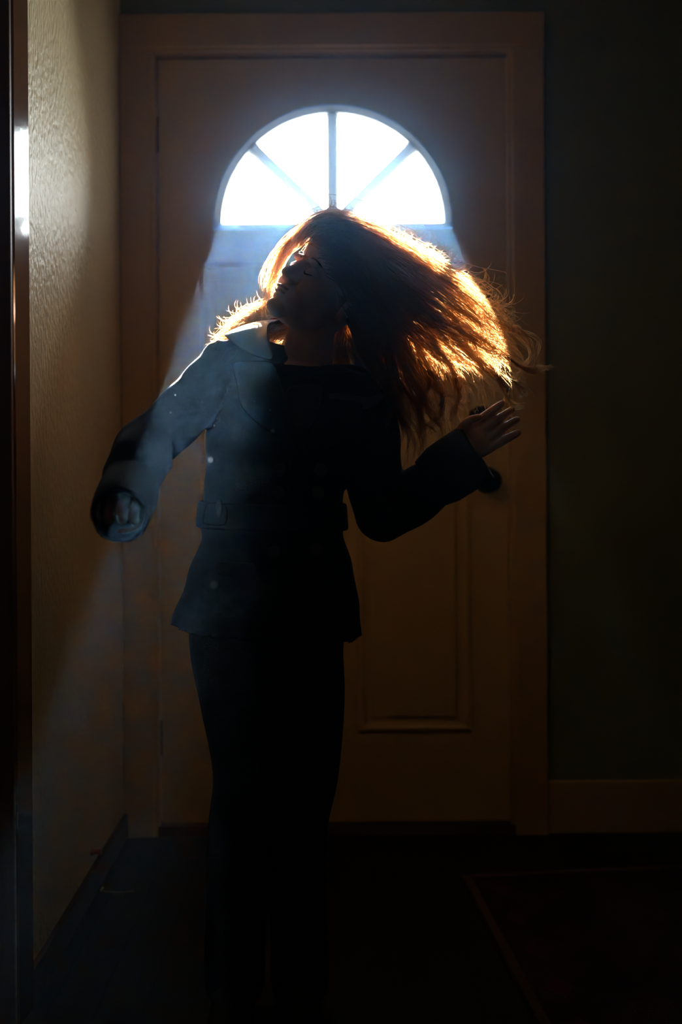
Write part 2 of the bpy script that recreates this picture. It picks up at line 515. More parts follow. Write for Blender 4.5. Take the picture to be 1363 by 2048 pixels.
box(bm, DX0, DX0 + 0.003, DY0 + .0005, DY1 - .0005, DZ0, DZ1); box(bm, DX1 - 0.003, DX1, DY0 + .0005, DY1 - .0005, DZ0, DZ1)
box(bm, DX0, DX1, DY0 + .0005, DY1 - .0005, DZ1 - 0.003, DZ1); box(bm, DX0, DX1, DY0 + .0005, DY1 - .0005, DZ0, DZ0 + 0.003)
from_bm('door_edge', bm, 'door', d1)

# raised panels with a moulding round each
def panel(x0, x1, z0, z1):
    mw = 0.026
    bm = bmesh.new()
    prof = [(0, 0), (0.004, 0.007), (0.012, 0.009), (0.018, 0.004), (mw, 0.0015), (mw, 0)]
    loops = []
    for u, v in prof:
        loops.append([bm.verts.new((x0 + u, DY0 - v, z0 + u)), bm.verts.new((x1 - u, DY0 - v, z0 + u)),
                      bm.verts.new((x1 - u, DY0 - v, z1 - u)), bm.verts.new((x0 + u, DY0 - v, z1 - u))])
    for a, b in zip(loops, loops[1:]):
        for i in range(4):
            bm.faces.new((a[i], a[(i + 1) % 4], b[(i + 1) % 4], b[i]))
    pm = from_bm('panel_moulding', bm, 'door', d1)
    g = mw + 0.012
    bm = bmesh.new(); box(bm, x0 + g, x1 - g, DY0 - 0.007, DY0 + 0.004, z0 + g, z1 - g, bevel=0.005)
    from_bm('raised_panel', bm, 'door', d1)
px2x = lambda p: (p - 671) / S_DOOR
px2z = lambda p: (1670 - p) / S_DOOR
panel(px2x(712), px2x(942), px2z(1468), px2z(522))
panel(px2x(400), px2x(630), px2z(1468), px2z(522))

# fanlight: pale frame, spokes, hub, four panes
fl = from_bm('fanlight_frame', (lambda bm: (
    [None for _ in ()],
    bm)[1])(bmesh.new()), 'frame', d1)
bm = bmesh.new()
FW = 0.016
def half_ring(bm, r0, r1, y0, y1, cx=FX, cz=FZ, n=48):
    A = [math.pi * i / n for i in range(n + 1)]
    vs = [[bm.verts.new((cx + r * math.cos(a), y, cz + r * math.sin(a))) for a in A] for r, y in ((r0, y0), (r1, y0), (r1, y1), (r0, y1))]
    for k in range(4):
        p, q = vs[k], vs[(k + 1) % 4]
        for i in range(n):
            bm.faces.new((p[i], q[i], q[i + 1], p[i + 1]))
    bm.faces.new([v[0] for v in vs]); bm.faces.new([v[-1] for v in vs][::-1])
half_ring(bm, FR - FW, FR + 0.006, DY0 - 0.008, DY1)
box(bm, FX - FR - 0.006, FX + FR + 0.006, DY0 - 0.008, DY1, FZ - 0.012, FZ + 0.002)
me = bpy.data.meshes.new('fanlight_frame'); bmesh.ops.recalc_face_normals(bm, faces=bm.faces); bm.to_mesh(me); bm.free()
fl.data = me; me.materials.append(M['frame'])
for ang in (44.5, 90.0, 135.5):
    a = math.radians(ang)
    ca, sa = math.cos(a), math.sin(a)
    hw = 0.0140
    bm = bmesh.new()
    poly = [(-hw, 0.008), (-hw * 0.55, 0.0), (hw * 0.55, 0.0), (hw, 0.008), (hw, 0.034), (-hw, 0.034)]
    prism(bm, poly, lambda u, v, t: Vector((FX + ca * t - sa * u, DY0 - 0.004 + v, FZ + sa * t + ca * u)), 0.02, FR - FW * 0.6)
    from_bm('spoke', bm, 'frame', d1)
bm = bmesh.new()
half_ring(bm, 0.002, 0.046, DY0 - 0.005, DY0 + 0.032, n=20)
from_bm('hub', bm, 'frame', d1)
for a0, a1_ in ((0, 44.5), (44.5, 90), (90, 135.5), (135.5, 180)):
    bm = bmesh.new()
    n = 14
    poly = [(0.0, 0.0)] + [((FR - 0.008) * math.cos(math.radians(a0 + (a1_ - a0) * i / n)), (FR - 0.008) * math.sin(math.radians(a0 + (a1_ - a0) * i / n))) for i in range(n + 1)]
    prism(bm, poly, lambda u, v, t: Vector((FX + u, t, FZ + v)), DY0 + 0.018, DY0 + 0.021)
    from_bm('pane', bm, 'glass', d1)

# knob, rose and deadbolt
def lathe(bm, prof, c, axis='y', n=28):
    rings = []
    for r, h in prof:
        rings.append([Vector((c[0] + r * math.cos(2 * math.pi * i / n), c[1] - h, c[2] + r * math.sin(2 * math.pi * i / n))) for i in range(n)])
    loft(bm, rings)
kx, kz = px2x(976), px2z(962)
bm = bmesh.new()
lathe(bm, [(0.034, 0), (0.034, 0.004), (0.028, 0.009), (0.013, 0.012), (0.011, 0.030), (0.018, 0.036), (0.027, 0.045), (0.030, 0.055), (0.027, 0.065), (0.015, 0.071), (0.002, 0.072)], (kx, DY0, kz))
kn = from_bm('door_knob', bm, 'metal', d1, smooth=True)
bm = bmesh.new()
box(bm, kx - 0.004, kx + 0.004, DY0 - 0.0745, DY0 - 0.071, kz - 0.0012, kz + 0.0012)
from_bm('knob_turn_button', bm, 'metal', kn)
bm = bmesh.new()
bx_, bz_ = px2x(963), px2z(838)
lathe(bm, [(0.033, 0), (0.033, 0.005), (0.027, 0.013), (0.013, 0.015), (0.002, 0.016)], (bx_, DY0, bz_))
db = from_bm('deadbolt', bm, 'metal', d1, smooth=True)
bm = bmesh.new(); box(bm, bx_ - 0.018, bx_ + 0.018, DY0 - 0.032, DY0 - 0.015, bz_ - 0.005, bz_ + 0.005, bevel=0.002)
from_bm('thumb_turn', bm, 'metal', db)
for hz in (0.25, 1.02, 1.82):   # hinges in the left gap
    bm = bmesh.new()
    tube(bm, [(DX0 - 0.002, DY0 - 0.002, hz - 0.045), (DX0 - 0.002, DY0 - 0.002, hz + 0.045)], [0.005, 0.005], n=10, res=2, caps=False)
    from_bm('hinge', bm, 'dark_trim', d1)

# ------------------------------------------------------------------ rug, cord, bumper
RM = None
def rug():
    a = pix(925, 1772, 2.275); b = pix(1066, 2046, 1.717)
    ax = Vector((a.x - b.x, a.y - b.y, 0)).normalized()
    nx = Vector((ax.y, -ax.x, 0))
    e = empty('rug', (a.x, a.y, 0))
    tag(e, 'dark patterned rug with a brown border lying on the floor by the front door', 'rug')
    def rect(name, u0, u1, v0, v1, z0, z1, mat):
        bm = bmesh.new()
        o = Vector((a.x, a.y, 0)) + ax * 0.03
        prism(bm, [(u0, v0), (u1, v0), (u1, v1), (u0, v1)], lambda u, v, t: o - ax * u + nx * v + Vector((0, 0, t)), z0, z1)
        return from_bm(name, bm, mat, e)
    M['rug_dark'] = surf('rug_dark', (0.012, 0.007, 0.005), (0.035, 0.012, 0.008), rough=0.95, scale=9, bump=0.5, bscale=250, spec=0.05)
    M['rug_border'] = surf('rug_border', (0.07, 0.035, 0.016), (0.10, 0.05, 0.024), rough=0.95, scale=30, bump=0.5, bscale=250, spec=0.05)
    M['rug_red'] = surf('rug_red', (0.045, 0.008, 0.005), (0.06, 0.011, 0.008), rough=0.95, scale=30, bump=0.5, bscale=250, spec=0.05)
    L, W = 1.3, 0.66
    rect('pile', 0, L, 0, W, 0.0, 0.008, 'rug_dark')
    for u0, u1, v0, v1 in ((0.02, L - 0.02, 0.006, 0.024), (0.02, L - 0.02, W - 0.024, W - 0.006), (0.0, 0.016, 0.0, W), (L - 0.016, L, 0.0, W)):
        rect('border_stripe', u0, u1, v0, v1, 0.0075, 0.0092, 'rug_border')
    for i in range(9):
        u = 0.08 + i * 0.14
        for v in (0.075, W - 0.075):
            bm = bmesh.new()
            o = Vector((a.x, a.y, 0)) + ax * 0.03 - ax * u + nx * v
            prism(bm, [(0.045, 0), (0, 0.028), (-0.045, 0), (0, -0.028)], lambda p, q, t: o + ax * p + nx * q + Vector((0, 0, t)), 0.0075, 0.009)
            from_bm('medallion', bm, 'rug_red', e)
rug()

p0 = pix(190, 1776, 2.25)
bm = bmesh.new()
pts = []
for (x, y) in ((190, 1774), (200, 1781), (220, 1783.5), (240, 1784.5), (266, 1782)):
    d = CAM_Z * F / (y - VPY)
    q = pix(x, y, d); pts.append((max(q.x, WX + 0.02), q.y, 0.0022))
tube(bm, pts, [0.0018] * 5, n=8)
tag(from_bm('cord', bm, 'cord', smooth=True), 'thin pale curved cord lying on the dark floor beside the left baseboard', 'cord')

bd = 0.566 * F / (VPX - 178)
q = pix(178, 1703, bd)
bm = bmesh.new()
rings = []
for r, h in ((0.009, 0), (0.009, 0.004), (0.006, 0.008), (0.006, 0.016), (0.008, 0.018), (0.006, 0.024), (0.001, 0.025)):
    rings.append([Vector((WX + h, q.y + r * math.cos(2 * math.pi * i / 14), q.z + r * math.sin(2 * math.pi * i / 14))) for i in range(14)])
loft(bm, rings)
tag(from_bm('wall_bumper', bm, 'bumper', smooth=True), 'tiny orange-brown bumper fixed low on the left wall just above the baseboard', 'bumper')

# ------------------------------------------------------------------ the person
PD = D / 1.40                                    # distance of the person from the camera
PSC = 0.933                                      # size of this slight figure against the one the numbers below describe
ZF = CAM_Z * (1 - 1 / PSC)                       # floor under the feet in those numbers
person = empty('person', (pix(525, 1900, PD).x, -D + PD, ZF))
tag(person, 'person in a dark belted coat tossing long curly hair in the window light', 'person')

HEADP = pix(649, 586, PD)
HR = (Matrix.Rotation(math.radians(33), 3, 'Y') @ Matrix.Rotation(math.radians(-50), 3, 'Z') @ Matrix.Rotation(math.radians(-4), 3, 'X'))
HM = Matrix.Translation(HEADP) @ HR.to_4x4()
def hl(x, y, z): return HM @ Vector((x, y, z))

# --- body: head, neck, trunk, arms with hands, legs, one continuous surface
bm = bmesh.new()
def he(c, r, rot=None, seg=24): ell(bm, c, r, rot, seg, xf=HM)
def RXm(d): return Matrix.Rotation(math.radians(d), 3, 'X')
def RYm(d): return Matrix.Rotation(math.radians(d), 3, 'Y')
def RZm(d): return Matrix.Rotation(math.radians(d), 3, 'Z')
he((0, .014, .044), (.073, .088, .080))          # cranium
he((0, -.034, .050), (.059, .045, .052))         # forehead
he((0, -.024, -.012), (.058, .049, .070))        # face
he((0, -.034, -.056), (.046, .046, .037))        # jaw
he((0, -.064, -.078), (.024, .020, .018))        # chin
for s in (-1, 1):
    he((s * .023, -.0735, .022), (.019, .008, .006), RYm(s * 8))      # brow
    he((s * .0285, -.0625, .004), (.0145, .0135, .011))               # closed lid over the eye
    he((s * .033, -.046, -.026), (.026, .027, .024))                  # cheek
    he((s * .0105, -.080, -.0245), (.0085, .0100, .0075))             # nostril wing
    he((s * .040, -.020, -.050), (.012, .03, .028), RZm(-s * 10))     # jaw corner
    he((s * .071, .014, -.004), (.007, .017, .029), RXm(-12) @ RZm(s * 18))   # ear
    he((s * .072, .008, -.028), (.006, .009, .010))
he((0, -.060, -.046), (.027, .0225, .023))       # muzzle
he((0, -.0805, -.0440), (.019, .0075, .0042))    # upper lip
he((0, -.0785, -.0535), (.0165, .0075, .0050))   # lower lip
tube(bm, [hl(0, -.070, .020), hl(0, -.079, .000), hl(0, -.0900, -.0175)], [.0085, .0095, .0105], n=14)
tube(bm, [hl(0, -.062, .006), hl(0, -.072, -.020)], [.016, .017], n=14)
he((0, -.0915, -.0195), (.0110, .0095, .009))    # nose tip
# neck
NB = pix(612, 790, PD + 0.02)
tube(bm, [hl(0, .020, -.020), hl(0, .022, -.062), pix(612, 745, PD + 0.015), NB], [.050, .044, .049, .056], n=20)
# trunk
SL, SR = pix(455, 745, PD + 0.00), pix(745, 790, PD + 0.02)
tube(bm, [pix(600, 800, PD + .02), pix(560, 950, PD + .02), pix(545, 1060, PD + .02), pix(540, 1180, PD + .02)], [.085, .085, .085, .10], n=24)
tube(bm, [SL, pix(600, 790, PD + .02), SR], [.040, .06, .040], n=18)
# arms
EL, WL = pix(292, 893, PD - 0.11), pix(246, 1000, PD - 0.30)
ER, WR = pix(765, 1025, PD - 0.02), pix(925, 915, PD - 0.05)
tube(bm, [SL, EL], [.036, .030], n=14); tube(bm, [EL, WL], [.030, .021], n=14)
tube(bm, [SR, ER], [.036, .030], n=14); tube(bm, [ER, WR], [.030, .021], n=14)
# legs
HLp, HRp = pix(475, 1230, PD + .02), pix(610, 1235, PD + .02)
KL, KR = pix(485, 1545, PD + .015), pix(610, 1545, PD + .02)
AL, AR = pix(470, 1955, PD + .04), pix(598, 1955, PD + .05)
tube(bm, [HLp, KL, AL], [.056, .032, .024], n=16); tube(bm, [HRp, KR, AR], [.056, .032, .024], n=16)
for A in (AL, AR):
    tube(bm, [(A.x, A.y, ZF + .045), (A.x + .0, A.y - .06, ZF + .035), (A.x, A.y - .14, ZF + .025)], [.035, .032, .022], n=12)

# --- right-of-picture open hand: palm + five fingers
u_ = (pix(1012, 838, PD - .05) - pix(935, 893, PD - .05)).normalized()     # finger direction
v_ = (pix(1000, 905, PD - .05) - pix(958, 846, PD - .05))                  # across the knuckles, index -> little
v_ = (v_ - u_ * v_.dot(u_)).normalized()
w_ = u_.cross(v_).normalized()
if w_.y > 0: w_ = -w_                                                      # towards the camera
HC = pix(946, 885, PD - .05)
def hp(u, v, w): return HC + u_ * u + v_ * v + w_ * w
ell(bm, HC + u_ * .0, (.034, .030, .013), Matrix((u_, v_, w_)).transposed(), 24)
tube(bm, [WR, hp(-.02, 0, 0)], [.019, .021], n=14)
fing = []
for i, (v0, ln, sp, cu) in enumerate(((-.0265, .060, -.02, .008), (-.0085, .067, .00, .010), (.0090, .064, .03, .012), (.0260, .052, .10, .012))):
    b0 = hp(.022, v0, 0)
    dirn = (u_ + v_ * sp).normalized()
    p1 = b0 + dirn * ln * .45 + w_ * cu * .2
    p2 = b0 + dirn * ln * .75 + w_ * cu * .75
    p3 = b0 + dirn * ln * .98 + w_ * cu * 1.5
    tube(bm, [b0 - dirn * .02, b0, p1, p2, p3], [.0088, .0088, .0082, .0076, .0064], n=12)
    fing.append((p2, p3, dirn))
tube(bm, [hp(-.018, -.020, .002), hp(-.004, -.032, .010), hp(.014, -.037, .022), hp(.030, -.033, .030)], [.010, .0095, .008, .0062], n=12)

# --- left-of-picture fist, fingers curled towards the camera
fd = (pix(240, 1030, PD - 0.40) - WL).normalized()       # forearm direction, to the camera and down
FH = pix(243, 1008, PD - 0.314)
fx_ = Vector((1, 0, -0.05)).normalized()
fy_ = Vector((0, -0.94, -0.34)).normalized()             # out of the sleeve
fx_ = (fx_ - fy_ * fx_.dot(fy_)).normalized()
fz_ = fx_.cross(fy_).normalized()
if fz_.z < 0: fz_ = -fz_
def fp(x, y, z): return FH + fx_ * x + fy_ * y + fz_ * z
ell(bm, FH, (.029, .022, .018), Matrix((fx_, fy_, fz_)).transposed(), 24)
tube(bm, [WL, FH], [.020, .020], n=14)
for i, x in enumerate((-.0300, -.0100, .0100, .0285)):
    k = (.0, .006, .008, .003)[i]
    tube(bm, [fp(x * .9, .008, .010 + k * .5), fp(x, .034, .010 + k), fp(x, .047, .004 + k), fp(x, .046, -.006), fp(x * .95, .028, -.011)],
         [.0072, .0076, .0078, .0074, .006], n=12)
tube(bm, [fp(.026, -.004, -.012), fp(.030, .016, -.024), (fp(.022, .030, -.032)), fp(.006, .034, -.032)], [.010, .0095, .0085, .0065], n=12)

body_me = remesh(bm, 0.0021, 5, 0.5)
body = link('body', body_me, 'skin', person, smooth=True)
body['label'] = 'head turned aside with closed eyes, neck and hands'

# nails on the open hand
for (p2, p3, dirn) in fing:
    bm = bmesh.new()
    n_ = -(w_)
    ell(bm, p3 - w_ * .0035 - dirn * .001, (.0052, .0038, .0012), Matrix((dirn, w_.cross(dirn), w_)).transposed(), 10)
    from_bm('fingernail', bm, 'nail', body, smooth=True)
# lashes, brows and lips
for s in (-1, 1):
    bm = bmesh.new()
    tube(bm, [hl(s * .0165, -.0735, .0005), hl(s * .024, -.0765, -.0035), hl(s * .032, -.0755, -.0042), hl(s * .040, -.0705, -.001)], [.0008, .0012, .0012, .0007], n=8)
    from_bm('eyelashes', bm, 'lash', body, smooth=True)
    bm = bmesh.new()
    tube(bm, [hl(s * .012, -.0785, .0215), hl(s * .024, -.0780, .0245), hl(s * .036, -.0718, .0245), hl(s * .043, -.064, .0215)], [.0012, .0022, .0018, .0007], n=8)
    from_bm('eyebrow', bm, 'lash', body, smooth=True)
for nm, zc, zr, xr in (('upper_lip', -.0440, .0040, .0185), ('lower_lip', -.0535, .0046, .0160)):
    bm = bmesh.new()
    ell(bm, (0, -.0805 if nm == 'upper_lip' else -.0785, zc), (xr, .0080, zr), None, 16, xf=HM)
    from_bm(nm, bm, 'lip', body, smooth=True)

# --- coat: trunk and sleeves in one cloth, then collar, lapels, belt, cuffs, buttons
def oval(cx, cy, cz, rx, ry, n=40, fold=0.0, nf=7, ph=0.0, tilt=0.0):
    r = []
    for i in range(n):
        a = 2 * math.pi * i / n
        k = 1 + fold * math.sin(nf * a + ph)
        c, s = math.cos(a), math.sin(a)
        sx = abs(c) ** 0.85 * (1 if c > 0 else -1)
        sy = abs(s) ** 0.85 * (1 if s > 0 else -1)
        r.append(Vector((cx + rx * k * sx, cy + ry * k * sy, cz + tilt * sx * rx)))
    return r
def trunk_ring(y, xl, xr, ry, off=0.02, **kw):
    a, b = pix(xl, y, PD + off), pix(xr, y, PD + off)
    return oval((a.x + b.x) / 2, a.y, (a.z + b.z) / 2, (b.x - a.x) / 2, ry, **kw)
bm = bmesh.new()
TR = [(736, 505, 690, .060), (752, 440, 742, .078), (790, 416, 772, .092), (850, 413, 768, .100), (920, 412, 716, .100), (985, 409, 686, .094), (1030, 403, 684, .090), (1075, 402, 688, .092)]
rings = [trunk_ring(*t) for t in TR]
for (y, xl, xr, ry, fo) in ((1110, 392, 700, .100, .004), (1160, 376, 711, .112, .010), (1210, 360, 716, .122, .016), (1262, 346, 720, .130, .022)):
    t = trunk_ring(y, xl, xr, ry, fold=fo, nf=8, ph=0.7, tilt=-0.075 * (y - 1075) / 190)
    rings.append(t)
last = rings[-1]
cen = sum((Vector(p) for p in last), Vector()) / len(last)
rings.append([cen + (p - cen) * .95 + Vector((0, 0, .004)) for p in last])
rings.append([cen + (p - cen) * .88 + Vector((0, 0, .05)) for p in last])
loft(bm, rings)
# shoulders and sleeves
tube(bm, [pix(600, 760, PD + .03), pix(500, 726, PD + .015), pix(448, 728, PD)], [.055, .048, .046], n=20)
tube(bm, [pix(610, 790, PD + .03), pix(690, 780, PD + .03), pix(742, 800, PD + .02)], [.055, .050, .047], n=20)
tube(bm, [pix(446, 735, PD), pix(395, 795, PD - .03), pix(335, 856, PD - .075), EL, pix(272, 935, PD - .19)], [.048, .051, .049, .050, .050], n=22)
tube(bm, [EL, pix(268, 945, PD - .20), pix(256, 980, PD - .25)], [.051, .049, .040], n=22)
tube(bm, [pix(742, 805, PD + .02), pix(748, 900, PD + .01), pix(752, 975, PD - .01), ER], [.047, .050, .052, .053], n=22)
tube(bm, [ER, pix(815, 1003, PD - .03), pix(868, 965, PD - .04)], [.053, .051, .047], n=22)
# elbow creases
for (c, r) in ((pix(262, 880, PD - .12), .018), (pix(318, 925, PD - .15), .022), (pix(790, 980, PD - .03), .02)):
    ell(bm, c, (r, r, r))
coat_me = remesh(bm, 0.0045, 5, 0.5)
# woollen folds: push the cloth in and out along its normals
co = np.empty(len(coat_me.vertices) * 3); coat_me.vertices.foreach_get('co', co); co = co.reshape(-1, 3)
no = np.array([v.normal[:] for v in coat_me.vertices])
wv = (np.sin(co[:, 2] * 95 + 6 * np.sin(co[:, 0] * 14)) * .0010 + np.sin(co[:, 0] * 70 + co[:, 2] * 40 + 3 * np.sin(co[:, 1] * 25)) * .0011)
co += no * wv[:, None]
coat_me.vertices.foreach_set('co', co.ravel())
coat = link('coat', coat_me, 'coat', person, smooth=True)
coat['label'] = 'dark woollen coat with flared skirt'

def sheet(name, grid, mat, parent, thick=0.004, sub=1):
    """grid: rows of points -> thick cloth"""
    bm = bmesh.new()
    vr = [[bm.verts.new(p) for p in r] for r in grid]
    for a, b in zip(vr, vr[1:]):
        for i in range(len(a) - 1):
            bm.faces.new((a[i], a[i + 1], b[i + 1], b[i]))
    o = from_bm(name, bm, mat, parent, smooth=True)
    s = o.modifiers.new('thick', 'SOLIDIFY'); s.thickness = thick; s.offset = 0
    if sub:
        m_ = o.modifiers.new('sub', 'SUBSURF'); m_.levels = sub; m_.render_levels = sub
    return o

# collar: stands round the back of the neck and falls onto the shoulders
def collar_row(pts): return [pix(x, y, PD + d) for x, y, d in pts]
sheet('collar', [
    collar_row([(552, 722, -.095), (540, 684, -.075), (532, 652, -.035), (548, 640, .020), (590, 640, .075), (650, 655, .090), (700, 690, .070), (712, 730, .020), (690, 770, -.040), (645, 790, -.075)]),
    collar_row([(530, 718, -.100), (505, 682, -.085), (488, 655, -.040), (500, 640, .025), (570, 640, .095), (660, 655, .110), (730, 695, .085), (748, 745, .020), (725, 790, -.050), (665, 808, -.085)]),
    collar_row([(505, 714, -.095), (470, 690, -.080), (440, 668, -.045), (452, 668, .030), (540, 672, .105), (670, 690, .120), (760, 730, .090), (785, 775, .020), (760, 815, -.055), (690, 828, -.085)]),
], 'coat_edge', coat, .005, 2)
# lapels on the chest
sheet('lapel', [
    collar_row([(552, 716, -.100), (500, 722, -.100), (452, 716, -.085)]),
    collar_row([(560, 760, -.105), (520, 775, -.108), (476, 770, -.100)]),
    collar_row([(578, 815, -.108), (530, 830, -.112), (470, 812, -.106)]),
    collar_row([(590, 880, -.106), (560, 880, -.108), (530, 860, -.108)]),
], 'coat', coat, .005, 2)
sheet('lapel', [
    collar_row([(650, 790, -.100), (690, 800, -.100), (735, 800, -.085)]),
    collar_row([(635, 830, -.106), (680, 845, -.108), (722, 835, -.098)]),
    collar_row([(618, 870, -.106), (655, 885, -.108), (690, 875, -.102)]),
    collar_row([(600, 900, -.106), (620, 910, -.108), (640, 905, -.106)]),
], 'coat', coat, .005, 2)
# front edge of the coat below the lapels
sheet('front_edge', [collar_row([(585, 880, -.094), (600, 880, -.099), (612, 880, -.094)])] +
      [collar_row([(575, y, -d), (588, y, -d - .006), (600, y, -d)]) for y, d in ((960, .086), (1010, .082))], 'coat', coat, .004, 1)
# belt band round the waist
def band(name, rows, mat, parent, grow, thick):
    grid = []
    for t in rows:
        r = trunk_ring(*t[:4], n=48, tilt=-0.03)
        c = sum((Vector(p) for p in r), Vector()) / len(r)
        r = [c + Vector(((p - c).x * (1 + grow / abs((r[0] - c).x)), (p - c).y * (1 + grow / t[3]), (p - c).z)) for p in r]
        grid.append(r + [r[0]])
    return sheet(name, grid, mat, parent, thick, 1)
belt = band('belt', [(1004, 406, 684, .093), (1012, 405, 685, .092), (1046, 402, 687, .0915), (1056, 402, 688, .092)], 'coat', coat, .006, .006)
bm = bmesh.new()
bc = pix(438, 1019, PD - .082)
ell(bm, bc, (.0070, .0045, .020), RZm(-40), 18)
from_bm('belt_button', bm, 'boot', belt, smooth=True)
sheet('belt_loop', [collar_row([(412, 1004, -.062), (430, 1003, -.076), (456, 1004, -.088)]),
                    collar_row([(406, 1030, -.066), (430, 1030, -.080), (456, 1030, -.090)]),
                    collar_row([(399, 1050, -.062), (428, 1052, -.078), (456, 1054, -.090)])], 'coat', belt, .005, 1)
for (x, y) in ((640, 940), (560, 940), (636, 985), (556, 985), (632, 1100), (548, 1105)):
    bm = bmesh.new()
    dd = -.078 if y < 1000 else -.088
    lathe(bm, [(0.011, 0), (0.0115, 0.003), (0.009, 0.005), (0.001, 0.0045)], tuple(pix(x, y, PD + dd)), n=18)
    from_bm('coat_button', bm, 'boot', coat, smooth=True)
for xs in ((432, 512), (590, 668)):                # pocket flaps
    x0, x1 = xs
    zz = lambda x: 0.022 * (abs(x - 545) / 150.0) ** 2
    sheet('pocket_flap', [collar_row([(x, y + (x - x0) * .05, -.098 - (y - 1120) * .0002 + .35 * zz(x) * (1.6)) for x in np.linspace(x0, x1, 5)]) for y in (1122, 1136, 1152)], 'coat', coat, .004, 1)

# cuffs: wide turned-back sleeve ends, open at the end
def cuff(name, pts, rad, n=30, wall=.004, flat=1.0):
    P = [np.array(p) for p in pts]
    bm = bmesh.new()
    rings = []
    ax = (P[-1] - P[0]); ax /= np.linalg.norm(ax)
    a = np.cross(ax, [0, 0, 1.0]); a /= np.linalg.norm(a); b = np.cross(ax, a)
    for k, (p, r) in enumerate(zip(P, rad)):
        rings.append([Vector(p + r * (1 + .03 * math.sin(5 * t + k)) * (math.cos(t) * a + math.sin(t) * b)) for t in np.linspace(0, 2 * math.pi, n, endpoint=False)])
    for k in range(len(P) - 1, -1, -1):
        p, r = P[k], rad[k] - wall * 1.6
        rings.append([Vector(p - ax * .002 * (k == len(P) - 1) + r * (1 + .03 * math.sin(5 * t + k)) * (math.cos(t) * a + math.sin(t) * b)) for t in np.linspace(0, 2 * math.pi, n, endpoint=False)])
    loft(bm, rings, close=False)
    return from_bm(name, bm, 'coat', coat, smooth=True)
cuff('cuff', [pix(858, 966, PD - .04), pix(885, 948, PD - .045), pix(915, 930, PD - .05), pix(950, 908, PD - .055), pix(955, 905, PD - .056)], [.048, .055, .056, .056, .054])
c0, c1 = pix(260, 970, PD - .225), pix(241, 1030, PD - .376)
cuff('cuff', [c0, c0.lerp(c1, .35), c0.lerp(c1, .7), c0.lerp(c1, 1.0), c0.lerp(c1, 1.04)], [.046, .048, .046, .043, .041])

# shirt showing in the neckline
bm = bmesh.new()
sheet('shirt', [collar_row([(565, 770, -.070), (610, 768, -.085), (650, 764, -.075)]),
                collar_row([(570, 800, -.088), (612, 802, -.096), (645, 798, -.088)]),
                collar_row([(585, 860, -.088), (605, 862, -.092), (625, 858, -.088)])], 'shirt', person, .003, 1)
bm.free()

# --- trousers
bm = bmesh.new()
tube(bm, [pix(478, 1190, PD + .02), pix(466, 1290, PD + .02), pix(475, 1400, PD), pix(486, 1545, PD - .015), pix(474, 1680, PD + .02), pix(468, 1955, PD + .04)], [.090, .082, .070, .056, .056, .058], n=22)
tube(bm, [pix(605, 1190, PD + .02), pix(602, 1290, PD + .02), pix(616, 1400, PD), pix(612, 1545, PD - .01), pix(598, 1680, PD + .03), pix(600, 1955, PD + .05)], [.090, .080, .068, .060, .052, .056], n=22)
ell(bm, pix(540, 1180, PD + .02), (.145, .09, .08))
from_me = remesh(bm, 0.005, 4)
tr_ = link('trousers', from_me, 'jeans', person, smooth=True)
tr_['label'] = 'dark straight trousers'
# --- boots
for A in (AL, AR):
    bm = bmesh.new()
    tube(bm, [(A.x, A.y, ZF + .13), (A.x, A.y + .005, ZF + .07), (A.x, A.y - .01, ZF + .045)], [.044, .042, .045], n=16)
    tube(bm, [(A.x, A.y + .015, ZF + .045), (A.x, A.y - .07, ZF + .042), (A.x - .004, A.y - .15, ZF + .034)], [.042, .040, .034], n=16)
    box(bm, A.x - .038, A.x + .036, A.y - .185, A.y + .058, ZF + 0.001, ZF + .022, bevel=.006)
    from_me = remesh(bm, 0.004, 4)
    zz = min(v.co.z for v in from_me.vertices)
    for v in from_me.vertices: v.co.z -= zz - ZF
    link('boot', from_me, 'boot', person, smooth=True)

# ------------------------------------------------------------------ hair
def strand_mesh(name, strands, radius, parent, mat='hair', sides=3):
    """strands: list of (n,3) arrays -> thin tapered tubes in one mesh"""
    V, Fc = [], []
    off = 0
    ang = np.arange(sides) * 2 * np.pi / sides
    ca, sa = np.cos(ang), np.sin(ang)
    for P, rs in strands:
        n = len(P)
        Tn = np.gradient(P, axis=0); Tn /= np.linalg.norm(Tn, axis=1)[:, None] + 1e-9
        A = np.cross(Tn, [0.31, 0.17, 0.93]); A /= np.linalg.norm(A, axis=1)[:, None] + 1e-9
        B = np.cross(Tn, A)
        t = np.linspace(0, 1, n)
        R = radius * rs * (1 - 0.65 * t ** 2)
        ring = P[:, None, :] + R[:, None, None] * (ca[None, :, None] * A[:, None, :] + sa[None, :, None] * B[:, None, :])
        V.append(ring.reshape(-1, 3))
        i = np.arange(n - 1)[:, None] * sides + np.arange(sides)[None, :]
        j = np.arange(n - 1)[:, None] * sides + (np.arange(sides)[None, :] + 1) % sides
        Fc.append(np.stack([i, j, j + sides, i + sides], -1).reshape(-1, 4) + off)
        off += n * sides
    V = np.vstack(V); Fc = np.vstack(Fc)
    me = bpy.data.meshes.new(name)
    me.vertices.add(len(V)); me.vertices.foreach_set('co', V.ravel())
    me.loops.add(Fc.size); me.loops.foreach_set('vertex_index', Fc.ravel().astype(np.int32))
    me.polygons.add(len(Fc)); me.polygons.foreach_set('loop_start', np.arange(0, Fc.size, 4, dtype=np.int32))
    me.polygons.foreach_set('use_smooth', np.ones(len(Fc), bool))
    me.update(); me.validate()
    return link(name, me, mat, parent)

def guide(pts, n=26):
    return catmull([tuple(pix(x, y, PD + d)) for x, y, d in pts], n)

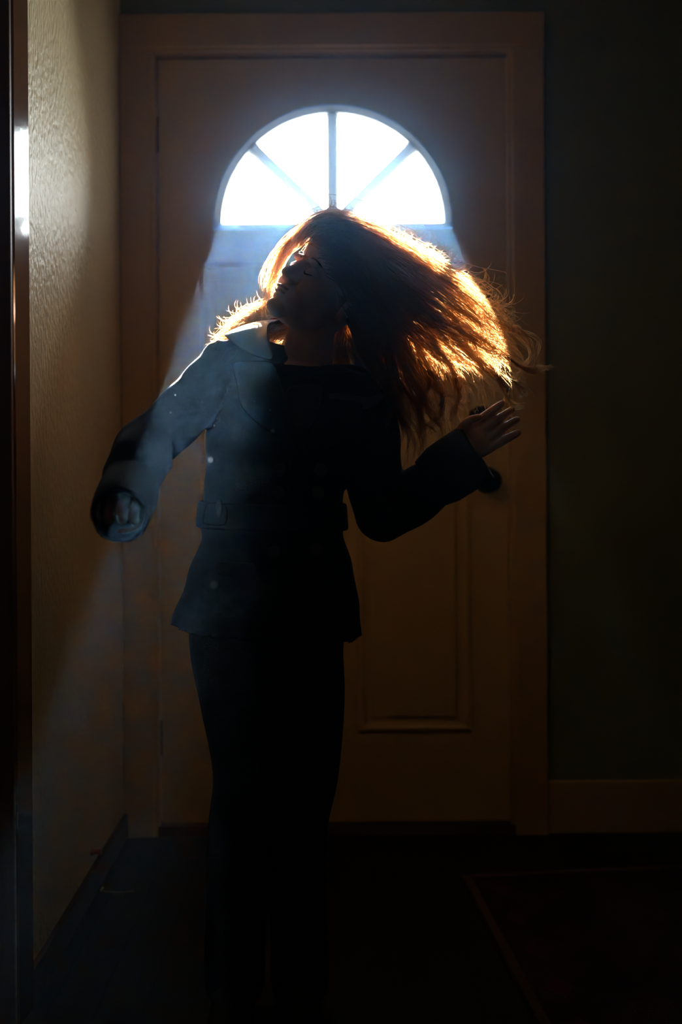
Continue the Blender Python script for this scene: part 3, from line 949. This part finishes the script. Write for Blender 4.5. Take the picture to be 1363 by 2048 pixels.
NPT = 26
def bundle(guides, nclump, per, thick, wave=(.006, 3.0), spread=.010, lens=(.75, 1.0), srange=(0, 1), jit=.003, taper=.35, wexp=1.5):
    """strands between ordered guides; clumps share a wave; thick(u) = half thickness along the view"""
    G = np.array([guide(g, NPT) for g in guides])
    k = len(G)
    out = []
    u = np.linspace(0, 1, NPT)
    for c in range(nclump):
        s = RNG.uniform(*srange) * (k - 1)
        i = min(int(s), k - 2); f = s - i
        base = G[i] * (1 - f) + G[i + 1] * f
        layer = RNG.uniform(-1, 1)
        ph, fr, am = RNG.uniform(0, 2 * np.pi, 3), RNG.uniform(.75, 1.3) * wave[1], RNG.uniform(.5, 1.4) * wave[0]
        drift = RNG.normal(0, .010, 3)
        L = RNG.uniform(*lens)
        for _ in range(per):
            P = base.copy()
            P[:, 1] += layer * thick(u)
            o = RNG.normal(0, 1, 3) * spread
            o2 = RNG.normal(0, 1, 3) * jit
            P += np.outer((1 - (1 - taper) * u), o) + np.outer(u ** 2, drift)
            w = am * u ** wexp
            a = 2 * np.pi * fr * u
            P[:, 0] += w * np.sin(a + ph[0]) + o2[0] * np.sin(a * 2.3 + ph[1]) * u
            P[:, 2] += w * np.cos(a + ph[1]) + o2[2] * np.cos(a * 1.9 + ph[2]) * u
            P[:, 1] += w * np.sin(a * .9 + ph[2])
            cut = L * RNG.uniform(.85, 1.0)
            q = np.linspace(0, cut, NPT)
            P = np.stack([np.interp(q, u, P[:, d]) for d in range(3)], 1)
            out.append((P, RNG.uniform(.7, 1.25)))
    return out

# main mass flung to the right
MAIN = [
    [(622, 458, .00), (660, 442, .00), (725, 452, .00), (800, 484, -.01), (880, 532, .00), (950, 585, .00), (1005, 635, -.01), (1040, 690, -.01)],
    [(630, 468, .00), (690, 462, .00), (760, 492, .00), (830, 540, -.01), (900, 590, .00), (965, 640, .00), (1015, 690, -.01), (1070, 735, -.01)],
    [(640, 474, .00), (710, 495, .00), (780, 545, .00), (850, 600, -.01), (915, 645, .00), (970, 685, .00), (1010, 712, -.01), (1045, 745, -.01)],
    [(650, 486, .00), (715, 530, .00), (780, 590, -.01), (840, 640, -.01), (900, 685, .00), (955, 722, .00), (1000, 765, -.01), (1030, 815, -.01)],
    [(660, 500, .00), (715, 562, -.01), (770, 622, -.01), (820, 672, -.01), (865, 722, .00), (900, 770, .00), (920, 820, .00), (905, 865, .00)],
    [(668, 520, .00), (710, 588, -.01), (755, 648, -.01), (795, 702, -.01), (830, 757, -.01), (860, 807, .00), (878, 847, .00), (862, 890, .00)],
    [(674, 545, .00), (705, 610, -.01), (735, 663, -.01), (765, 712, -.01), (785, 765, -.01), (800, 820, -.01), (815, 880, -.01), (812, 940, -.01)],
    [(676, 570, .00), (695, 625, -.01), (715, 672, -.01), (730, 712, -.01), (750, 750, -.01), (775, 795, -.01), (790, 840, -.01), (800, 890, -.01)],
]
thick = lambda u: .062 + .018 * np.sin(np.pi * np.clip(u * 1.3, 0, 1)) - .028 * u
strands = bundle(MAIN, 120, 15, thick, wave=(.011, 2.3), spread=.0055, lens=(.50, .90), taper=.45, srange=(.16, 1), wexp=1.1)
strands += bundle(MAIN[:5], 64, 14, thick, wave=(.013, 2.4), spread=.0048, lens=(.60, .96), taper=.4, srange=(.12, 1), wexp=1.1)
strands += bundle(MAIN[:2], 34, 9, lambda u: .03 + .015 * u, wave=(.010, 2.6), spread=.0065, lens=(.55, .97), taper=.8)
strands += bundle(MAIN[4:], 34, 14, lambda u: .045 + 0 * u, wave=(.018, 2.3), spread=.0045, lens=(.85, 1.0), taper=.2, wexp=1.0)
LOCKS = [
    [(790, 650, .00), (815, 700, -.01), (850, 745, -.01), (845, 795, -.02), (875, 840, -.02), (868, 895, -.02)],
    [(740, 640, -.01), (765, 700, -.02), (795, 760, -.02), (785, 815, -.02), (812, 870, -.02), (800, 945, -.02)],
    [(770, 650, -.01), (800, 715, -.02), (828, 765, -.02), (835, 820, -.02), (862, 858, -.02), (845, 905, -.02)],
    [(850, 650, .00), (880, 710, -.01), (905, 745, -.01), (912, 790, -.01), (902, 830, -.01), (915, 870, -.01)],
    [(720, 640, -.02), (735, 700, -.03), (765, 745, -.03), (772, 795, -.03), (795, 835, -.02), (800, 890, -.02)],
    [(900, 660, .00), (945, 715, -.01), (985, 735, -.01), (1005, 780, -.01), (1020, 805, -.01), (1052, 822, -.01)],
    [(930, 650, .00), (980, 690, -.01), (1020, 720, -.01), (1050, 738, -.01), (1075, 728, -.01), (1098, 742, -.01)],
    [(920, 680, .00), (960, 730, -.01), (1000, 755, -.01), (1030, 758, -.01), (1040, 785, -.01), (1020, 800, -.01)],
    [(960, 620, .00), (1005, 650, -.01), (1035, 660, -.01), (1062, 690, -.01), (1050, 725, -.01), (1020, 740, -.01)],
    [(830, 690, .00), (862, 750, -.01), (880, 790, -.01), (872, 830, -.01), (850, 860, -.01), (858, 900, -.01)],
]
for g in LOCKS:
    g2 = [(x + 7, y + 4, d + .006) for x, y, d in g]
    strands += bundle([g, g2], 3, 17, lambda u: .006 + 0 * u, wave=(.007, 2.2), spread=.0028, lens=(.8, 1.0), taper=.55, wexp=.8)
NAPE = [
    [(655, 610, .05), (665, 650, .055), (668, 690, .05), (672, 720, .05), (690, 760, .05), (705, 800, .03)],
    [(690, 610, .05), (700, 650, .06), (712, 690, .06), (728, 730, .06), (745, 770, .05), (765, 820, .03)],
    [(710, 600, .04), (735, 650, .05), (760, 700, .05), (775, 740, .05), (800, 790, .04), (830, 850, .03)],
]
strands += bundle(NAPE, 46, 13, lambda u: .02 + 0 * u, wave=(.012, 1.8), spread=.0055, lens=(.7, 1.0), taper=.4, wexp=1.0)
# crown: hair lying on the skull
CROWN = [
    [(592, 482, -.03), (618, 452, -.01), (660, 436, .02), (710, 446, .05), (760, 480, .05), (800, 520, .05)],
    [(632, 470, -.055), (655, 455, -.055), (695, 462, -.05), (740, 500, -.045), (775, 555, -.04), (800, 610, -.03)],
    [(650, 490, -.07), (680, 490, -.075), (715, 520, -.075), (745, 570, -.07), (765, 620, -.06), (785, 680, -.04)],
    [(664, 520, -.075), (690, 530, -.08), (715, 565, -.08), (735, 610, -.075), (750, 660, -.065), (765, 720, -.05)],
    [(672, 550, -.075), (692, 570, -.08), (708, 605, -.08), (720, 650, -.075), (732, 690, -.065), (748, 745, -.05)],
]
strands += bundle(CROWN, 70, 24, lambda u: .012 + .02 * u, wave=(.004, 1.8), spread=.007, lens=(.85, 1.0))
hair = strand_mesh('hair', strands, .00070, person)
hair['kind'] = 'stuff'
hair['label'] = 'long wavy brown hair flung sideways, glowing in the backlight'

# hair hanging behind the neck onto the far shoulder
LEFTH = [
    [(600, 560, .07), (570, 600, .09), (535, 618, .09), (505, 640, .085), (485, 665, .07), (470, 700, .05)],
    [(600, 580, .07), (560, 618, .09), (515, 632, .09), (480, 650, .075), (456, 672, .05), (440, 690, .03)],
    [(610, 600, .06), (575, 630, .08), (535, 645, .07), (500, 662, .05), (472, 690, .01), (455, 740, -.02)],
    [(610, 610, .06), (585, 645, .07), (560, 668, .06), (535, 690, .05), (515, 705, .04), (495, 720, .02)],
]
ls = bundle(LEFTH, 84, 14, lambda u: .018 + 0 * u, wave=(.011, 2.4), spread=.010, lens=(.7, 1.0), taper=.6)
ls += bundle([LEFTH[2], [(590, 630, .05), (560, 655, .05), (520, 672, .02), (485, 695, -.03), (462, 730, -.075), (445, 785, -.09)]], 6, 5, lambda u: .008 + 0 * u, wave=(.012, 3.0), spread=.006, lens=(.8, 1.0), taper=.8)
sh = strand_mesh('shoulder_hair', ls, .00060, person)
sh['kind'] = 'stuff'
sh['label'] = 'bright backlit curls over one shoulder'

# stray hairs: round the face, along the top edge, at the tips
st = []
FACE = [
    [(612, 452, .01), (585, 470, .01), (562, 492, .01), (545, 520, .01), (528, 555, .01), (524, 600, .01), (535, 640, .02)],
    [(618, 458, .00), (592, 482, .00), (575, 500, .00), (560, 525, .00), (545, 560, .00), (540, 600, .01), (545, 645, .02)],
    [(605, 470, .03), (580, 490, .03), (560, 515, .03), (545, 548, .03), (536, 580, .03), (540, 620, .03), (560, 650, .04)],
]
st += bundle(FACE, 60, 6, lambda u: .012 + 0 * u, wave=(.006, 1.5), spread=.004, lens=(.35, 1.0), taper=1.0, wexp=1.0)
TOP = MAIN[0]
for i in range(900):
    if i == 0: G0 = guide(TOP, 60)
    if i == 640: G0 = guide(LEFTH[1], 60)
    k = RNG.integers(2, 52) if i < 640 else RNG.integers(14, 57)
    p = G0[k] + RNG.normal(0, .007, 3) + np.array([0, RNG.uniform(-.05, .04), .002])
    tdir = G0[min(k + 3, 59)] - G0[k]; tdir /= np.linalg.norm(tdir)
    up = np.array([tdir[2] * -1, 0, tdir[0]]); up = up if up[2] > 0 else -up
    L = RNG.uniform(.018, .052)
    h = RNG.uniform(.1, .75); cur = RNG.uniform(-4.2, 3.2)
    n = 12; q = p.copy(); P = [q.copy()]
    a = math.atan2(h, 1.0)
    for j in range(n - 1):
        a += cur / n
        q = q + (tdir * math.cos(a) + up * math.sin(a)) * L / n
        P.append(q.copy())
    st.append((np.array(P), RNG.uniform(.6, 1.0)))
st += bundle(MAIN[:5], 90, 2, lambda u: .07 - .01 * u, wave=(.016, 2.8), spread=.012, lens=(.92, 1.0), taper=1.0)
sy = strand_mesh('stray_hair', st, .00058, person)
sy['kind'] = 'stuff'
sy['label'] = 'fine stray hairs along the lit edge'

# dark cap of hair on the skull beneath the strands
bm = bmesh.new()
ell(bm, (0, .017, .048), (.078, .092, .086), None, 32, xf=HM)
kill = []
for v in bm.verts:
    l = HM.inverted() @ v.co
    if l.y < -.040 + .85 * max(0, .06 - l.z) or l.z < -.03: kill.append(v)
bmesh.ops.delete(bm, geom=kill, context='VERTS')
cap = from_bm('scalp_hair', bm, 'scalp', person, smooth=True)

# stand the figure on the floor in the room
person.scale = (PSC, PSC, PSC)
_b = Vector(person.location)
person.location = (CAM_X + (_b.x - CAM_X) * PSC, -D + PD * PSC, 0.0)

# ------------------------------------------------------------------ dust in the light
bm = bmesh.new()
MOTES = [(428, 852, 1.42, 1.5), (427, 1170, .95, 2.2), (350, 790, 1.5, 1.2), (341, 825, 1.5, 1.2), (401, 869, 1.5, 1.2), (404, 803, 1.6, .9),
         (490, 738, 1.55, 1.2), (509, 803, 1.5, .9), (545, 862, 1.2, 1.6), (1075, 806, 1.9, 1.0), (743, 584, 1.55, 1.2), (774, 566, 1.55, 1.0),
         (420, 920, 1.1, 1.8), (380, 1045, 1.0, 1.6), (540, 820, 1.4, .8), (600, 486, 1.6, .8), (620, 478, 1.6, .8)]
for i in range(90):
    MOTES.append((RNG.uniform(350, 560), RNG.uniform(460, 760), RNG.uniform(1.9, 2.35), RNG.uniform(.35, .75)))
for i in range(30):
    MOTES.append((RNG.uniform(760, 960), RNG.uniform(455, 600), RNG.uniform(1.9, 2.35), RNG.uniform(.35, .7)))
for x, y, d, r in MOTES:
    bmesh.ops.create_icosphere(bm, subdivisions=1, radius=r * .001, matrix=Matrix.Translation(pix(x, y, d)))
tag(from_bm('dust_motes', bm, 'dust', smooth=True), 'bright dust motes drifting in the window light', 'dust', kind='stuff')

# ------------------------------------------------------------------ haze filling the room
tag(boxobj('haze', (WX + 0.001, RX - 0.001, BACK + 0.002, 0.0115, 0.001, CEIL - 0.001), 'haze'),
    'thin blue haze filling the room and showing the light beams', 'haze', kind='stuff')
